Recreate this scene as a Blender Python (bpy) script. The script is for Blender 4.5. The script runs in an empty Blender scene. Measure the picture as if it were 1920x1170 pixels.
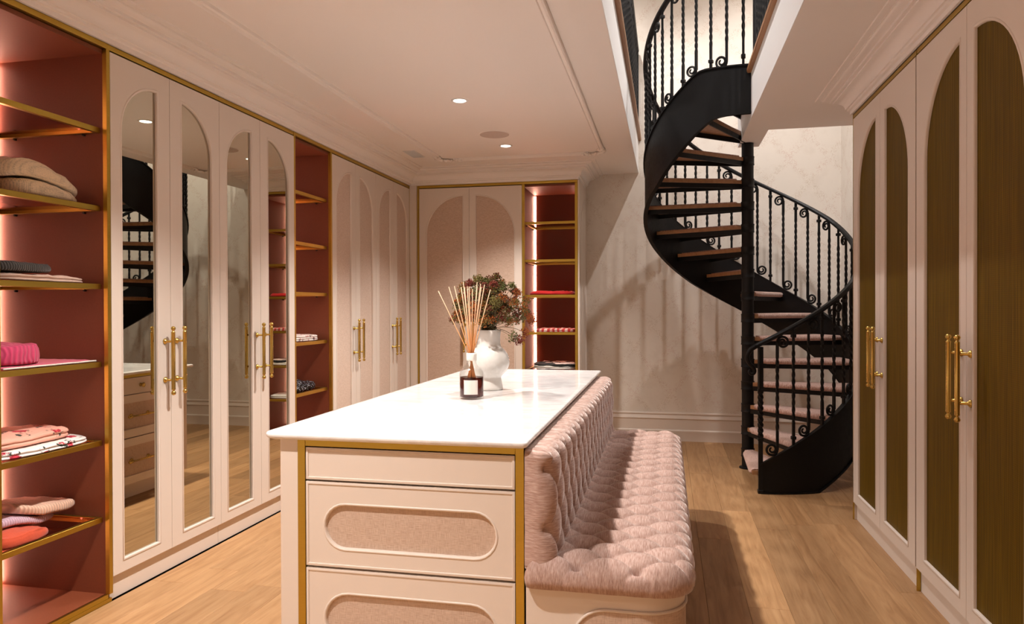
import bpy, bmesh, math, random
from math import sin, cos, pi, radians, sqrt
from mathutils import Vector, Matrix, noise
from mathutils.geometry import tessellate_polygon
random.seed(7)
C = bpy.context
SC = C.scene
COL = SC.collection

# ------------------------------------------------------------------ camera, world, lights, exposure
cam_d = bpy.data.cameras.new('camera'); cam = bpy.data.objects.new('camera', cam_d); COL.objects.link(cam)
YAW, PITCH, ROLL = 0.2126324, -0.0066267, -0.0030004
fw = Vector((-sin(YAW)*cos(PITCH), cos(YAW)*cos(PITCH), sin(PITCH)))
rt = Vector((cos(YAW), sin(YAW), 0)); up = rt.cross(fw)
r2 = rt*cos(ROLL)+up*sin(ROLL); u2 = -rt*sin(ROLL)+up*cos(ROLL)
m = Matrix((r2, u2, -fw)).transposed().to_4x4(); m.translation = (0, 0, 1.45)
cam.matrix_world = m
cam_d.sensor_fit = 'HORIZONTAL'; cam_d.sensor_width = 36; cam_d.lens = 36*1344.5/1920
cam_d.clip_start = .05
SC.camera = cam
w = bpy.data.worlds.new('world'); SC.world = w; w.use_nodes = True
w.node_tree.nodes['Background'].inputs[0].default_value = (.9, .8, .7, 1)
w.node_tree.nodes['Background'].inputs[1].default_value = .03
SC.view_settings.view_transform = 'Standard'; SC.view_settings.look = 'None'
SC.view_settings.exposure = 0.40; SC.view_settings.gamma = 1; SC.view_settings.use_curve_mapping = False
try:
    SC.cycles.caustics_reflective = False; SC.cycles.caustics_refractive = False
    SC.cycles.sample_clamp_indirect = 4; SC.cycles.max_bounces = 10
except Exception: pass
WARM = (1, .935, .875); COOL = (1, .955, .93)
def spot(loc, power, col=WARM, size=130, blend=.7, rad=.045):
    d = bpy.data.lights.new('downlight_beam', 'SPOT'); d.energy = power; d.color = col
    d.spot_size = radians(size); d.spot_blend = blend; d.shadow_soft_size = rad
    o = bpy.data.objects.new('downlight_beam', d); o.location = loc; COL.objects.link(o)
for y in (4.875, 6.33, 2.9, 1.3, -.3):                     # the row of ceiling downlights
    spot((-1.425, y, 2.88), 215 if y < 6 else 150, size=112, blend=.8)
for y in (3.8, 6.4):                                       # the recessed lights in the ceiling upstairs, either side of the opening
    spot((-.80, y, 5.97), 170 if y < 5 else 250, COOL, 110, .5, .04)
    spot((1.10, y, 5.97), 270, COOL, 110, .5, .04)

# ------------------------------------------------------------------ materials
MATS = {}
class NT:
    def __init__(s, name):
        s.m = bpy.data.materials.new(name); s.m.use_nodes = True; s.t = s.m.node_tree; s.b = s.t.nodes['Principled BSDF']
    def n(s, typ, **kw):
        n = s.t.nodes.new('ShaderNode'+typ)
        for k, v in kw.items():
            if k.startswith('i_'):
                key = k[2:].replace('_', ' ')
                n.inputs[int(key) if key.isdigit() else key].default_value = v
            else: setattr(n, k, v)
        return n
    def l(s, a, b): s.t.links.new(a, b)
    def coord(s, scale=(1, 1, 1), kind='Object', rot=(0, 0, 0)):
        tc = s.n('TexCoord'); mp = s.n('Mapping'); mp.inputs['Scale'].default_value = scale; mp.inputs['Rotation'].default_value = rot
        s.l(tc.outputs[kind], mp.inputs[0]); return mp.outputs[0]
    def ramp(s, fac, stops, interp='LINEAR'):
        r = s.n('ValToRGB'); r.color_ramp.interpolation = interp
        e = r.color_ramp.elements
        while len(e) < len(stops): e.new(.5)
        for k, (p, c) in enumerate(stops): e[k].position = p; e[k].color = (*c, 1) if len(c) == 3 else c
        s.l(fac, r.inputs[0]); return r.outputs[0]
    def bump(s, h, strength=.2, dist=.01):
        b = s.n('Bump'); b.inputs['Strength'].default_value = strength; b.inputs['Distance'].default_value = dist
        s.l(h, b.inputs['Height']); s.l(b.outputs[0], s.b.inputs['Normal'])
    def mix(s, fac, a, b, mode='MIX'):
        x = s.n('Mix', data_type='RGBA', blend_type=mode)
        for sock, v in ((x.inputs[0], fac), (x.inputs[6], a), (x.inputs[7], b)):
            if isinstance(v, (int, float)): sock.default_value = v
            elif isinstance(v, tuple): sock.default_value = (*v, 1)
            else: s.l(v, sock)
        return x.outputs[2]
    def noise(s, vec, scale, detail=4, rough=.5, dist=0):
        x = s.n('TexNoise'); x.inputs['Scale'].default_value = scale; x.inputs['Detail'].default_value = detail
        x.inputs['Roughness'].default_value = rough; x.inputs['Distortion'].default_value = dist
        s.l(vec, x.inputs['Vector']); return x.outputs['Fac']
    def math(s, op, a, b=None, c=None):
        x = s.n('Math', operation=op)
        for k, v in enumerate((a, b, c)):
            if v is None: continue
            if isinstance(v, (int, float)): x.inputs[k].default_value = v
            else: s.l(v, x.inputs[k])
        return x.outputs[0]
    def set(s, **kw):
        for k, v in kw.items():
            key = {'col': 'Base Color', 'rough': 'Roughness', 'metal': 'Metallic', 'trans': 'Transmission Weight', 'ior': 'IOR',
                   'sheen': 'Sheen Weight', 'coat': 'Coat Weight', 'spec': 'Specular IOR Level', 'em': 'Emission Strength', 'emc': 'Emission Color', 'alpha': 'Alpha'}[k]
            i = s.b.inputs[key]
            if isinstance(v, (int, float)): i.default_value = v
            elif isinstance(v, tuple): i.default_value = (*v, 1)
            else: s.l(v, i)
        return s
def reg(name, t): MATS[name] = t.m; return t

t = reg('paint', NT('cream_paint')); v = t.coord()
t.set(col=(.72, .63, .555), rough=.48); t.bump(t.noise(v, 260, 2), .05, .002)
t = reg('wall_paint', NT('plaster_paint')); v = t.coord()
t.set(col=(.85, .80, .765), rough=.75); t.bump(t.noise(v, 160, 3), .06, .003)
t = reg('fascia', NT('white_fascia_paint')); v = t.coord()
t.set(col=(.80, .80, .80), rough=.6); t.bump(t.noise(v, 160, 3), .05, .003)
t = reg('brass', NT('brushed_brass')); v = t.coord((1, 1, 40))
t.set(col=t.mix(t.noise(v, 30, 3), (.45, .305, .05), (.55, .38, .075)), rough=.36, metal=1)
t = reg('polished_brass', NT('polished_brass')); t.set(col=(.60, .42, .12), rough=.26, metal=1)
t = reg('mirror', NT('tinted_mirror')); t.set(col=(.58, .555, .46), rough=.01, metal=1)
t = reg('terracotta', NT('terracotta_lining')); v = t.coord()
t.set(col=t.mix(t.noise(v, 120, 4), (.165, .038, .0125), (.21, .052, .0175)), rough=.55); t.bump(t.noise(v, 500, 2), .15, .002)
t = reg('led', NT('led_strip')); t.set(col=(1, .8, .7), em=48.0, emc=(1, .50, .36))
t = reg('lens', NT('lamp_lens')); t.set(col=(1, 1, 1), em=9.0, emc=(1, .93, .84))
def thin(name, tint, gloss=.0, ior=1.45):
    t = reg(name, NT(name)); tr = t.n('BsdfTransparent'); tr.inputs[0].default_value = (*tint, 1); gl = t.n('BsdfGlossy'); gl.inputs['Roughness'].default_value = .02
    lw = t.n('LayerWeight'); lw.inputs[0].default_value = .5; fr_ = t.math('MULTIPLY_ADD', t.math('POWER', lw.outputs['Facing'], 3.5), .5, .04); mx = t.n('MixShader'); t.l(fr_, mx.inputs[0]); t.l(tr.outputs[0], mx.inputs[1]); t.l(gl.outputs[0], mx.inputs[2])
    t.l(mx.outputs[0], t.t.nodes['Material Output'].inputs[0])
thin('smoked_glass', (.72, .50, .44))
t = reg('iron', NT('black_iron')); v = t.coord()
t.set(col=(.0045, .0045, .005), rough=t.math('MULTIPLY_ADD', t.noise(v, 30, 4), .25, .36), spec=.25); t.bump(t.noise(v, 90, 4), .12, .003)
t = reg('steel_dark', NT('dark_steel')); t.set(col=(.02, .018, .016), rough=.4, metal=.6)
t = reg('ceramic', NT('white_ceramic')); v = t.coord()
t.set(col=t.mix(t.noise(v, 14, 4), (.66, .63, .59), (.74, .72, .68)), rough=t.ramp(t.noise(v, 9, 2), [(.35, (.12,)*3), (.6, (.4,)*3)]), coat=.25); t.bump(t.noise(v, 60, 2), .03, .002)
t = reg('ceramic_matt', NT('unglazed_ceramic')); v = t.coord(); t.set(col=(.70, .665, .62), rough=.7); t.bump(t.noise(v, 90, 3), .1, .003)
thin('glass', (.97, .97, .96), ior=1.35)
thin('liquid', (.30, .10, .08), ior=1.3)
t = reg('reed', NT('rattan_reed')); v = t.coord()
sz = t.n('SeparateXYZ'); t.l(v, sz.inputs[0])
t.set(col=t.ramp(t.math('MULTIPLY_ADD', sz.outputs[2], 2.2, -.2), [(0, (.42, .13, .03)), (.45, (.62, .27, .09)), (1, (.80, .58, .40))]), rough=.6)
t = reg('paper', NT('label_paper')); t.set(col=(.70, .64, .58), rough=.7)
t = reg('paper_ink', NT('grey_ink')); t.set(col=(.62, .57, .52), rough=.7)
t = reg('linen_wrap', NT('linen_collar')); v = t.coord(); t.set(col=(.80, .76, .70), rough=.8); t.bump(t.noise(v, 300, 2), .3, .002)
t = reg('grille', NT('speaker_grille')); v = t.coord((1, 1, 1))
vo = t.n('TexVoronoi'); vo.inputs['Scale'].default_value = 300; t.l(v, vo.inputs['Vector'])
t.set(col=t.ramp(vo.outputs['Distance'], [(.2, (.34, .27, .24)), (.5, (.60, .50, .45))]), rough=.7)
t = reg('dark', NT('dark_recess')); t.set(col=(.03, .022, .018), rough=.8)

def fabric(name, c1, c2, sc=220, sx=1.0, horiz=True):
    t = reg(name, NT(name))
    v1 = t.coord((sc*.06, sc*.06, sc)); v2 = t.coord((sc, sc, sc*.06))
    a = t.noise(v1, 1.6, 3); b = t.noise(v2, 1.6, 3)
    h = t.math('ADD', t.math('MULTIPLY', a, 1.15 if horiz else .85), b)
    h = t.math('MULTIPLY', h, .5)
    t.set(col=t.ramp(h, [(.40, c1), (.63, c2)]), rough=.9); t.bump(h, .35, .003)
fabric('linen', (.45, .31, .23), (.64, .49, .39), 380)
fabric('linen_pink', (.53, .395, .315), (.68, .545, .455), 380)

t = reg('brass_mesh', NT('woven_brass_mesh'))
v = t.coord((1, 300, 300)); s_ = t.n('SeparateXYZ'); t.l(v, s_.inputs[0])
st = t.math('MULTIPLY_ADD', t.math('SINE', t.math('MULTIPLY', s_.outputs[1], 2.6)), .5, .5)
st2 = t.math('MULTIPLY_ADD', t.math('SINE', t.math('MULTIPLY', s_.outputs[2], 2.6)), .5, .5)
irr = t.noise(t.coord((1, 110, 2)), 1.5, 3)
hh = t.math('ADD', t.math('MULTIPLY', st, .55), t.math('MULTIPLY', st2, .10))
hh = t.math('ADD', hh, t.math('MULTIPLY', t.math('SUBTRACT', irr, .5), 1.2))
t.set(col=t.ramp(hh, [(.1, (.075, .042, .0015)), (.9, (.215, .127, .004))]), rough=.55, metal=.2, spec=.12); t.bump(hh, .3, .002)

t = reg('oak', NT('oak_board')); oi = t.n('ObjectInfo')
tc = t.n('TexCoord'); va = t.n('VectorMath', operation='ADD'); sc_ = t.n('VectorMath', operation='SCALE'); cb = t.n('CombineXYZ')
t.l(oi.outputs['Random'], cb.inputs[0]); t.l(oi.outputs['Random'], cb.inputs[1]); t.l(cb.outputs[0], sc_.inputs[0]); sc_.inputs['Scale'].default_value = 57
t.l(tc.outputs['Object'], va.inputs[0]); t.l(sc_.outputs[0], va.inputs[1])
mp = t.n('Mapping'); mp.inputs['Scale'].default_value = (9, .75, 9); t.l(va.outputs[0], mp.inputs[0])
g = t.noise(mp.outputs[0], 2.2, 6, .6, 1.6)
mp2 = t.n('Mapping'); mp2.inputs['Scale'].default_value = (120, 3, 120); t.l(va.outputs[0], mp2.inputs[0])
g2 = t.noise(mp2.outputs[0], 1.5, 3)
gg = t.math('ADD', t.math('MULTIPLY', g, .75), t.math('MULTIPLY', g2, .25))
base = t.ramp(gg, [(.3, (.29, .138, .047)), (.5, (.41, .218, .088)), (.7, (.49, .28, .122))])
tone = t.math('MULTIPLY_ADD', oi.outputs['Random'], .34, .80)
hs = t.n('HueSaturation'); t.l(base, hs.inputs['Color']); t.l(tone, hs.inputs['Value']); hs.inputs['Saturation'].default_value = .95
t.set(col=hs.outputs[0], rough=t.math('MULTIPLY_ADD', g2, .2, .36), spec=.35); t.bump(gg, .12, .002)
t = reg('nosing', NT('oak_nosing')); v = t.coord((14, 1.2, 14)); g = t.noise(v, 2, 5, .6, 1)
t.set(col=t.ramp(g, [(.3, (.30, .135, .05)), (.7, (.36, .175, .07))]), rough=.45)
t = reg('tread_wood', NT('stair_oak')); v = t.coord((16, 16, 16)); g = t.noise(v, 1.5, 4, .6, .5)
t.set(col=t.ramp(g, [(.3, (.27, .13, .055)), (.7, (.40, .21, .10))]), rough=.5)
t = reg('carpet', NT('pink_ribbed_carpet')); v = t.coord((160, 160, 20)); g = t.noise(v, 1, 2)
t.set(col=t.ramp(g, [(.38, (.36, .20, .155)), (.62, (.58, .40, .34))]), rough=.95, sheen=.3); t.bump(g, .5, .004)

t = reg('quartz', NT('veined_quartz')); v = t.coord((1, 1.0, 1))
n1 = t.noise(v, 2.2, 6, .6, 2.2); n2 = t.noise(t.coord((1.3, 4.0, 3)), 2.0, 6, .62, 1.6)
c1 = t.ramp(n1, [(.40, (.82, .81, .80)), (.52, (.74, .715, .705)), (.62, (.82, .81, .80))])
c2 = t.ramp(n2, [(.50, (0, 0, 0)), (.60, (1, 1, 1)), (.68, (0, 0, 0))])
c3 = t.ramp(t.noise(v, 5.5, 4, .6, .8), [(.62, (0, 0, 0)), (.74, (1, 1, 1))])
col = t.mix(t.math('MULTIPLY', c2, .34), c1, (.48, .46, .47))
col = t.mix(t.math('MULTIPLY', c3, .28), col, (.80, .55, .44))
t.set(col=col, rough=.07, spec=.5)

def velvet(name, sc):
    t = reg(name, NT(name)); g = t.noise(t.coord(sc), 1.6, 4, .6); g0 = t.noise(t.coord(), 9, 3)
    vc = t.ramp(g, [(.28, (.29, .17, .138)), (.5, (.47, .325, .28)), (.74, (.67, .535, .485))])
    t.set(col=t.mix(t.math('MULTIPLY', g0, .5), vc, (.40, .25, .20)), rough=.8, sheen=1.0, spec=.15); t.b.inputs['Sheen Roughness'].default_value = .28
    t.b.inputs['Sheen Tint'].default_value = (1, .90, .86, 1); t.bump(g, .5, .003)
velvet('velvet', (200, 24, 32)); velvet('velvet_back', (16, 20, 180))
t = reg('wallpaper', NT('floral_trellis_wallpaper'))
tc = t.n('TexCoord'); s_ = t.n('SeparateXYZ'); t.l(tc.outputs['Object'], s_.inputs[0])
hx = t.math('ADD', s_.outputs[0], s_.outputs[1])
wob = t.math('MULTIPLY', t.math('SUBTRACT', t.noise(t.coord(), 5, 3), .5), .20)
p1 = t.math('ADD', t.math('ADD', t.math('MULTIPLY', hx, 2.5), t.math('MULTIPLY', s_.outputs[2], 2.0)), wob)
p2 = t.math('ADD', t.math('SUBTRACT', t.math('MULTIPLY', hx, 2.5), t.math('MULTIPLY', s_.outputs[2], 2.0)), wob)
d1 = t.math('ABSOLUTE', t.math('SINE', t.math('MULTIPLY', p1, pi))); d2 = t.math('ABSOLUTE', t.math('SINE', t.math('MULTIPLY', p2, pi)))
band = t.math('SUBTRACT', 1, t.math('MINIMUM', d1, d2))
band = t.ramp(band, [(.50, (0,)*3), (.85, (1,)*3)])
vo = t.n('TexVoronoi'); vo.inputs['Scale'].default_value = 105; t.l(t.coord(), vo.inputs['Vector'])
spk = t.ramp(vo.outputs['Distance'], [(.30, (1,)*3), (.52, (0,)*3)])
msk = t.ramp(t.noise(t.coord(), 24, 3), [(.40, (0,)*3), (.50, (1,)*3)])
f1 = t.math('MULTIPLY', t.math('MULTIPLY', band, spk), msk)
hue = t.ramp(t.noise(t.coord(), 3.5, 2), [(.42, (.52, .30, .235)), (.58, (.46, .35, .24))])
big = t.ramp(t.noise(t.coord(), 7, 4, .6), [(.5, (.74, .675, .60)), (.7, (.70, .63, .555))])
t.set(col=t.mix(t.math('MULTIPLY', f1, .46), big, hue), rough=.8)

def plain(name, col, rough=.85, bump=None, sheen=.2):
    t = reg(name, NT(name)); t.set(col=col, rough=rough, sheen=sheen)
    if bump:
        kind, a, b = bump
        if kind == 'rib':
            w_ = t.n('TexWave', wave_type='BANDS', bands_direction='Y'); w_.inputs['Scale'].default_value = a; w_.inputs['Distortion'].default_value = b; w_.inputs['Detail'].default_value = 1
            t.l(t.coord(), w_.inputs['Vector']); t.bump(w_.outputs['Fac'], .6, .006)
            t.set(col=t.mix(w_.outputs['Fac'], tuple(x*.72 for x in col), col))
        elif kind == 'knit':
            mp = t.coord((a*.8, a, a*1.4)); vo = t.n('TexVoronoi'); vo.inputs['Scale'].default_value = 1; vo.inputs['Randomness'].default_value = .25; t.l(mp, vo.inputs['Vector'])
            t.bump(vo.outputs['Distance'], -.9, .008); t.set(col=t.ramp(vo.outputs['Distance'], [(.38, col), (.8, tuple(x*.55 for x in col))]))
        else:
            g = t.noise(t.coord(), a, 3); t.bump(g, .4, .006); t.set(col=t.mix(g, tuple(x*.8 for x in col), col))
    return t
plain('cream_knit', (.84, .66, .45), bump=('knit', 125, 0))
plain('cream_knit_fine', (.85, .67, .46), bump=('knit', 165, 0))
plain('charcoal_knit', (.060, .055, .052), bump=('rib', 30, .6))
plain('blush_cloth', (.72, .50, .40), bump=('n', 30, 0))
plain('hot_pink_knit', (.64, .05, .15), bump=('rib', 14, 5))
plain('pink_cloth', (.60, .10, .17), bump=('n', 60, 0))
plain('white_hem', (.85, .78, .70), bump=('knit', 200, 0))
plain('peach_stripe', (.80, .50, .36), bump=('rib', 22, .3))
plain('lilac_stripe', (.68, .46, .56), bump=('rib', 28, .2))
plain('coral_knit', (.60, .075, .025), bump=('n', 40, 0))
plain('red_cloth', (.62, .012, .012), bump=('n', 30, 0))
plain('black_cloth', (.02, .018, .018), bump=('n', 40, 0))
plain('white_cloth', (.80, .74, .69), bump=('n', 40, 0))
def printed(name, ground, spots, leafc, sc=11):
    t = reg(name, NT(name)); v = t.coord()
    vo = t.n('TexVoronoi'); vo.inputs['Scale'].default_value = sc; t.l(v, vo.inputs['Vector'])
    pet = t.noise(v, sc*7, 2)
    d = t.math('ADD', vo.outputs['Distance'], t.math('MULTIPLY', t.math('SUBTRACT', pet, .5), .35))
    ro = t.ramp(d, [(.26, (1,)*3), (.30, (0,)*3)], 'LINEAR'); lf = t.ramp(d, [(.30, (0,)*3), (.31, (1,)*3), (.42, (1,)*3), (.43, (0,)*3)])
    brk = t.ramp(t.noise(v, sc*3, 2), [(.52, (0,)*3), (.56, (1,)*3)])
    c = t.mix(t.math('MULTIPLY', lf, brk), ground, leafc)
    rc = t.ramp(pet, [(.35, tuple(x*.45 for x in spots)), (.6, spots)])
    t.set(col=t.mix(ro, c, rc), rough=.8)
printed('rose_white', (.82, .74, .70), (.62, .03, .06), (.02, .035, .025))
printed('rose_coral', (.78, .40, .30), (.58, .03, .05), (.03, .04, .03), 9)
printed('pattern_white', (.80, .70, .64), (.04, .02, .02), (.45, .08, .08), 22)
def stripes(name, cols, sc, axis=1):
    t = reg(name, NT(name)); v = t.coord(); s_ = t.n('SeparateXYZ'); t.l(v, s_.inputs[0])
    f = t.math('FRACT', t.math('MULTIPLY_ADD', t.noise(v, 6, 2), .5, t.math('MULTIPLY', s_.outputs[axis], sc)))
    k = len(cols); t.set(col=t.ramp(f, [(i/k, c) for i, c in enumerate(cols)], 'CONSTANT'), rough=.8)
stripes('red_pink_stripe', [(.52, .035, .03), (.78, .55, .48), (.52, .035, .03), (.74, .42, .36)], 9, 0)
stripes('black_white_stripe', [(.02, .02, .02), (.80, .76, .70), (.02, .02, .02), (.75, .55, .48)], 8, 2)
t = reg('sequin', NT('black_sequins')); v = t.coord(); vo = t.n('TexVoronoi'); vo.inputs['Scale'].default_value = 150; t.l(v, vo.inputs['Vector'])
t.set(col=t.mix(t.ramp(vo.outputs['Color'], [(.75, (0,)*3), (.8, (1,)*3)]), (.008, .008, .01), (.55, .55, .6)), rough=.18, metal=.3)
t.bump(t.noise(v, 130, 1), 1, .01)
for nm, c in (('olive_floret', (.20, .165, .045)), ('rust_floret', (.42, .13, .025)), ('burgundy_floret', (.24, .055, .035)), ('green_floret', (.18, .19, .06)), ('stem_brown', (.10, .075, .03))):
    t = reg(nm, NT(nm)); g = t.noise(t.coord(), 60, 2); t.set(col=t.mix(g, tuple(x*.55 for x in c), tuple(min(1, x*1.35) for x in c)), rough=.85)

# ------------------------------------------------------------------ mesh helpers
IDN = lambda a, b, c: (a, b, c)
def FL(n0=-2.685): return lambda u, n, z: (n0+n, u, z)          # frame on the left wall: u along y, n out of the wall
def FR(n0=1.237): return lambda u, n, z: (n0-n, u, z)           # right wall
def FB(n0=7.30): return lambda u, n, z: (u, n0-n, z)            # back wall
class MB:
    def __init__(s, fr=IDN): s.v = []; s.f = []; s.fr = fr
    def add(s, vs, fs):
        b = len(s.v); s.v += [s.fr(*p) for p in vs]; s.f += [tuple(i+b for i in f) for f in fs]; return s
    def box(s, a, b, bev=0):
        (x0, y0, z0), (x1, y1, z1) = a, b
        x0, x1 = min(x0, x1), max(x0, x1); y0, y1 = min(y0, y1), max(y0, y1); z0, z1 = min(z0, z1), max(z0, z1)
        if bev <= 0:
            return s.add([(x0, y0, z0), (x1, y0, z0), (x1, y1, z0), (x0, y1, z0), (x0, y0, z1), (x1, y0, z1), (x1, y1, z1), (x0, y1, z1)],
                         [(0, 3, 2, 1), (4, 5, 6, 7), (0, 1, 5, 4), (1, 2, 6, 5), (2, 3, 7, 6), (3, 0, 4, 7)])
        e = min(bev, (x1-x0)*.45, (y1-y0)*.45, (z1-z0)*.45); vs = []
        X, Y, Z = (x0, x1), (y0, y1), (z0, z1)
        for k in range(8):
            i, j, l = k & 1, (k >> 1) & 1, k >> 2
            sx, sy, sz = (1, -1)[i]*e, (1, -1)[j]*e, (1, -1)[l]*e
            vs += [(X[i], Y[j]+sy, Z[l]+sz), (X[i]+sx, Y[j], Z[l]+sz), (X[i]+sx, Y[j]+sy, Z[l])]
        fs = []
        for ax in range(3):
            o = [q for q in range(3) if q != ax]
            for sd in range(2):
                q = [sum(((sd << ax), (a_ << o[0]), (b_ << o[1])))*3+ax for a_, b_ in ((0, 0), (1, 0), (1, 1), (0, 1))]
                fs.append(tuple(q))
            for a_ in range(2):                                  # edges along ax
                for b_ in range(2):
                    k0 = (a_ << o[0])+(b_ << o[1]); k1 = k0+(1 << ax)
                    fs.append((k0*3+o[0], k0*3+o[1], k1*3+o[1], k1*3+o[0]))
        for k in range(8): fs.append((k*3, k*3+1, k*3+2))
        return s.add(vs, fs)
    def prism(s, poly, d0, d1, mp=lambda p, d: (p[0], p[1], d), holes=()):
        loops = [list(poly)]+[list(h) for h in holes]
        flat = [p for lp in loops for p in lp]; n = len(flat)
        tri = tessellate_polygon([[Vector((p[0], p[1], 0)) for p in lp] for lp in loops])
        vs = [mp(p, d0) for p in flat]+[mp(p, d1) for p in flat]
        fs = [tuple(q) for q in tri]+[tuple(i+n for i in reversed(q)) for q in tri]
        b = 0
        for lp in loops:
            k = len(lp)
            for i in range(k): fs.append((b+i, b+(i+1) % k, b+(i+1) % k+n, b+i+n))
            b += k
        return s.add(vs, fs)
    def tube(s, path, r, seg=8, closed=False, twist=0, sq=False, cap=True):
        P = [Vector(p) for p in path]; n = len(P); R = r if isinstance(r, (list, tuple)) else [r]*n
        vs = []; fs = []; up_ = None
        for i, p in enumerate(P):
            a = P[(i-1) % n] if closed or i else P[0]; b = P[(i+1) % n] if closed or i < n-1 else P[-1]
            d = (b-a); d = d.normalized() if d.length > 1e-9 else Vector((0, 0, 1))
            if up_ is None: up_ = Vector((0, 0, 1)) if abs(d.z) < .9 else Vector((1, 0, 0))
            sd = d.cross(up_); sd = sd.normalized() if sd.length > 1e-6 else d.orthogonal().normalized()
            up_ = sd.cross(d).normalized()
            tw = twist[i] if isinstance(twist, list) else twist
            for k in range(seg):
                an = 2*pi*k/seg+tw
                vs.append(tuple(p+sd*cos(an)*R[i]+up_*sin(an)*R[i]))
        m_ = n if closed else n-1
        for i in range(m_):
            j = (i+1) % n
            for k in range(seg): fs.append((i*seg+k, i*seg+(k+1) % seg, j*seg+(k+1) % seg, j*seg+k))
        if cap and not closed: fs += [tuple(range(seg)), tuple((n-1)*seg+k for k in reversed(range(seg)))]
        return s.add(vs, fs)
    def lathe(s, prof, c, seg=32, caps=True):
        vs = []; fs = []; n = len(prof)
        for r, z in prof:
            for k in range(seg): vs.append((c[0]+r*cos(2*pi*k/seg), c[1]+r*sin(2*pi*k/seg), c[2]+z))
        for i in range(n-1):
            for k in range(seg): fs.append((i*seg+k, i*seg+(k+1) % seg, (i+1)*seg+(k+1) % seg, (i+1)*seg+k))
        if caps: fs += [tuple(reversed(range(seg))), tuple((n-1)*seg+k for k in range(seg))]
        return s.add(vs, fs)
    def sweep2(s, path, prof, closed=False, mp=lambda x, y, z: (x, y, z), capends=True):
        """profile (p, z) swept along a flat path with mitred corners; p goes to the right of the path"""
        P = [Vector(p) for p in path]; n = len(P); vs = []; fs = []; k = len(prof)
        for i in range(n):
            d0 = (P[i]-P[i-1]) if (closed or i) else (P[1]-P[0]); d1 = (P[(i+1) % n]-P[i]) if (closed or i < n-1) else (P[-1]-P[-2])
            d0.normalize(); d1.normalize(); n0 = Vector((d0.y, -d0.x)); n1 = Vector((d1.y, -d1.x)); b = n0+n1
            b = b/(b.length_squared/2) if b.length > 1e-5 else n0
            for p, z in prof: q = P[i]+b*p; vs.append(mp(q.x, q.y, z))
        for i in range(n if closed else n-1):
            j = (i+1) % n
            for q in range(k-1): fs.append((i*k+q, i*k+q+1, j*k+q+1, j*k+q))
        if not closed and capends: fs += [tuple(range(k)), tuple((n-1)*k+q for q in reversed(range(k)))]
        return s.add(vs, fs)
    def mesh(s, name, off=(0, 0, 0)):
        me = bpy.data.meshes.new(name); me.from_pydata([(a-off[0], b-off[1], c-off[2]) for a, b, c in s.v], [], s.f)
        bm = bmesh.new(); bm.from_mesh(me); bmesh.ops.remove_doubles(bm, verts=bm.verts, dist=1e-6)
        bmesh.ops.recalc_face_normals(bm, faces=bm.faces); bm.to_mesh(me); bm.free(); return me
    def build(s, name, mt, parent=None, smooth=False, auto=None):
        off = Vector((0, 0, 0)); p = parent
        while p is not None: off += p.location; p = p.parent
        me = s.mesh(name, off); me.materials.append(MATS[mt])
        if smooth: me.shade_smooth()
        o = bpy.data.objects.new(name, me); COL.objects.link(o); o.parent = parent
        if auto:
            me.shade_smooth()
            try: me.set_sharp_from_angle(angle=radians(auto))
            except Exception: pass
        return o
def thing(name, label, cat, loc=(0, 0, 0), group=None):
    o = bpy.data.objects.new(name, None); o.empty_display_size = .1; COL.objects.link(o); o.location = loc
    return tag(o, label, cat, group)
def tag(o, label, cat, group=None):
    o['label'] = label; o['category'] = cat
    if group: o['group'] = group
    return o
def structure(o, label, cat):
    o['kind'] = 'structure'; return tag(o, label, cat)
def arc(cx, cy, r, a0, a1, n): return [(cx+r*cos(radians(a0+(a1-a0)*i/n)), cy+r*sin(radians(a0+(a1-a0)*i/n))) for i in range(n+1)]
def rrect(x0, x1, y0, y1, r, n=8):
    rs = r if isinstance(r, (list, tuple)) else [r]*4            # corners: x0y0, x1y0, x1y1, x0y1
    out = []
    for (cx, cy, a), q in zip(((x0, y0, 180), (x1, y0, 270), (x1, y1, 0), (x0, y1, 90)), rs):
        sx = 1 if cx == x0 else -1; sy = 1 if cy == y0 else -1
        out += arc(cx+sx*q, cy+sy*q, max(q, 1e-4), a, a+90, n)
    return out
XZ = lambda p, d: (p[0], d, p[1])        # polygon in (u, z), depth n

# ------------------------------------------------------------------ the setting
UPZ = 3.30; CEIL = 2.91; WB = 7.953; WR = 1.76; WLX = -3.40; Y0 = -1.6
fl = MB().box((WLX, Y0, -.12), (WR, WB, -.014)).build('floor', 'dark')
structure(fl, 'light oak plank floor running towards the far wall', 'floor')
PW = .192
bi = 0; x = -2.69
while x < WR-.01:
    y = .2-random.random()*1.6; x1 = min(x+PW, WR)
    while y < WB:
        L = random.uniform(1.5, 2.3); a, b = max(y, .2), min(y+L, WB-.002)
        if b-a > .05: MB().box((x+.0004, a+.0004, -.016), (x1-.0004, b-.0004, 0), .0012).build('floorboard', 'oak', fl)
        y += L
    x += PW
MB().box((-2.69, Y0, -.016), (WR, .2, -.001)).build('floor_strip', 'oak', fl)
poly = [(WLX, Y0), (WR, Y0), (WR, 6.25), (.82, 6.25), (.82, 6.89), (.645, 6.89), (.645, 2.2), (-.304, 2.2), (-.304, WB), (WLX, WB)]
ce = MB().prism(poly, CEIL, UPZ-.01).build('ceiling', 'wall_paint'); structure(ce, 'cream plaster ceiling with an opening for the spiral stair', 'ceiling')
fa = MB()
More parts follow.
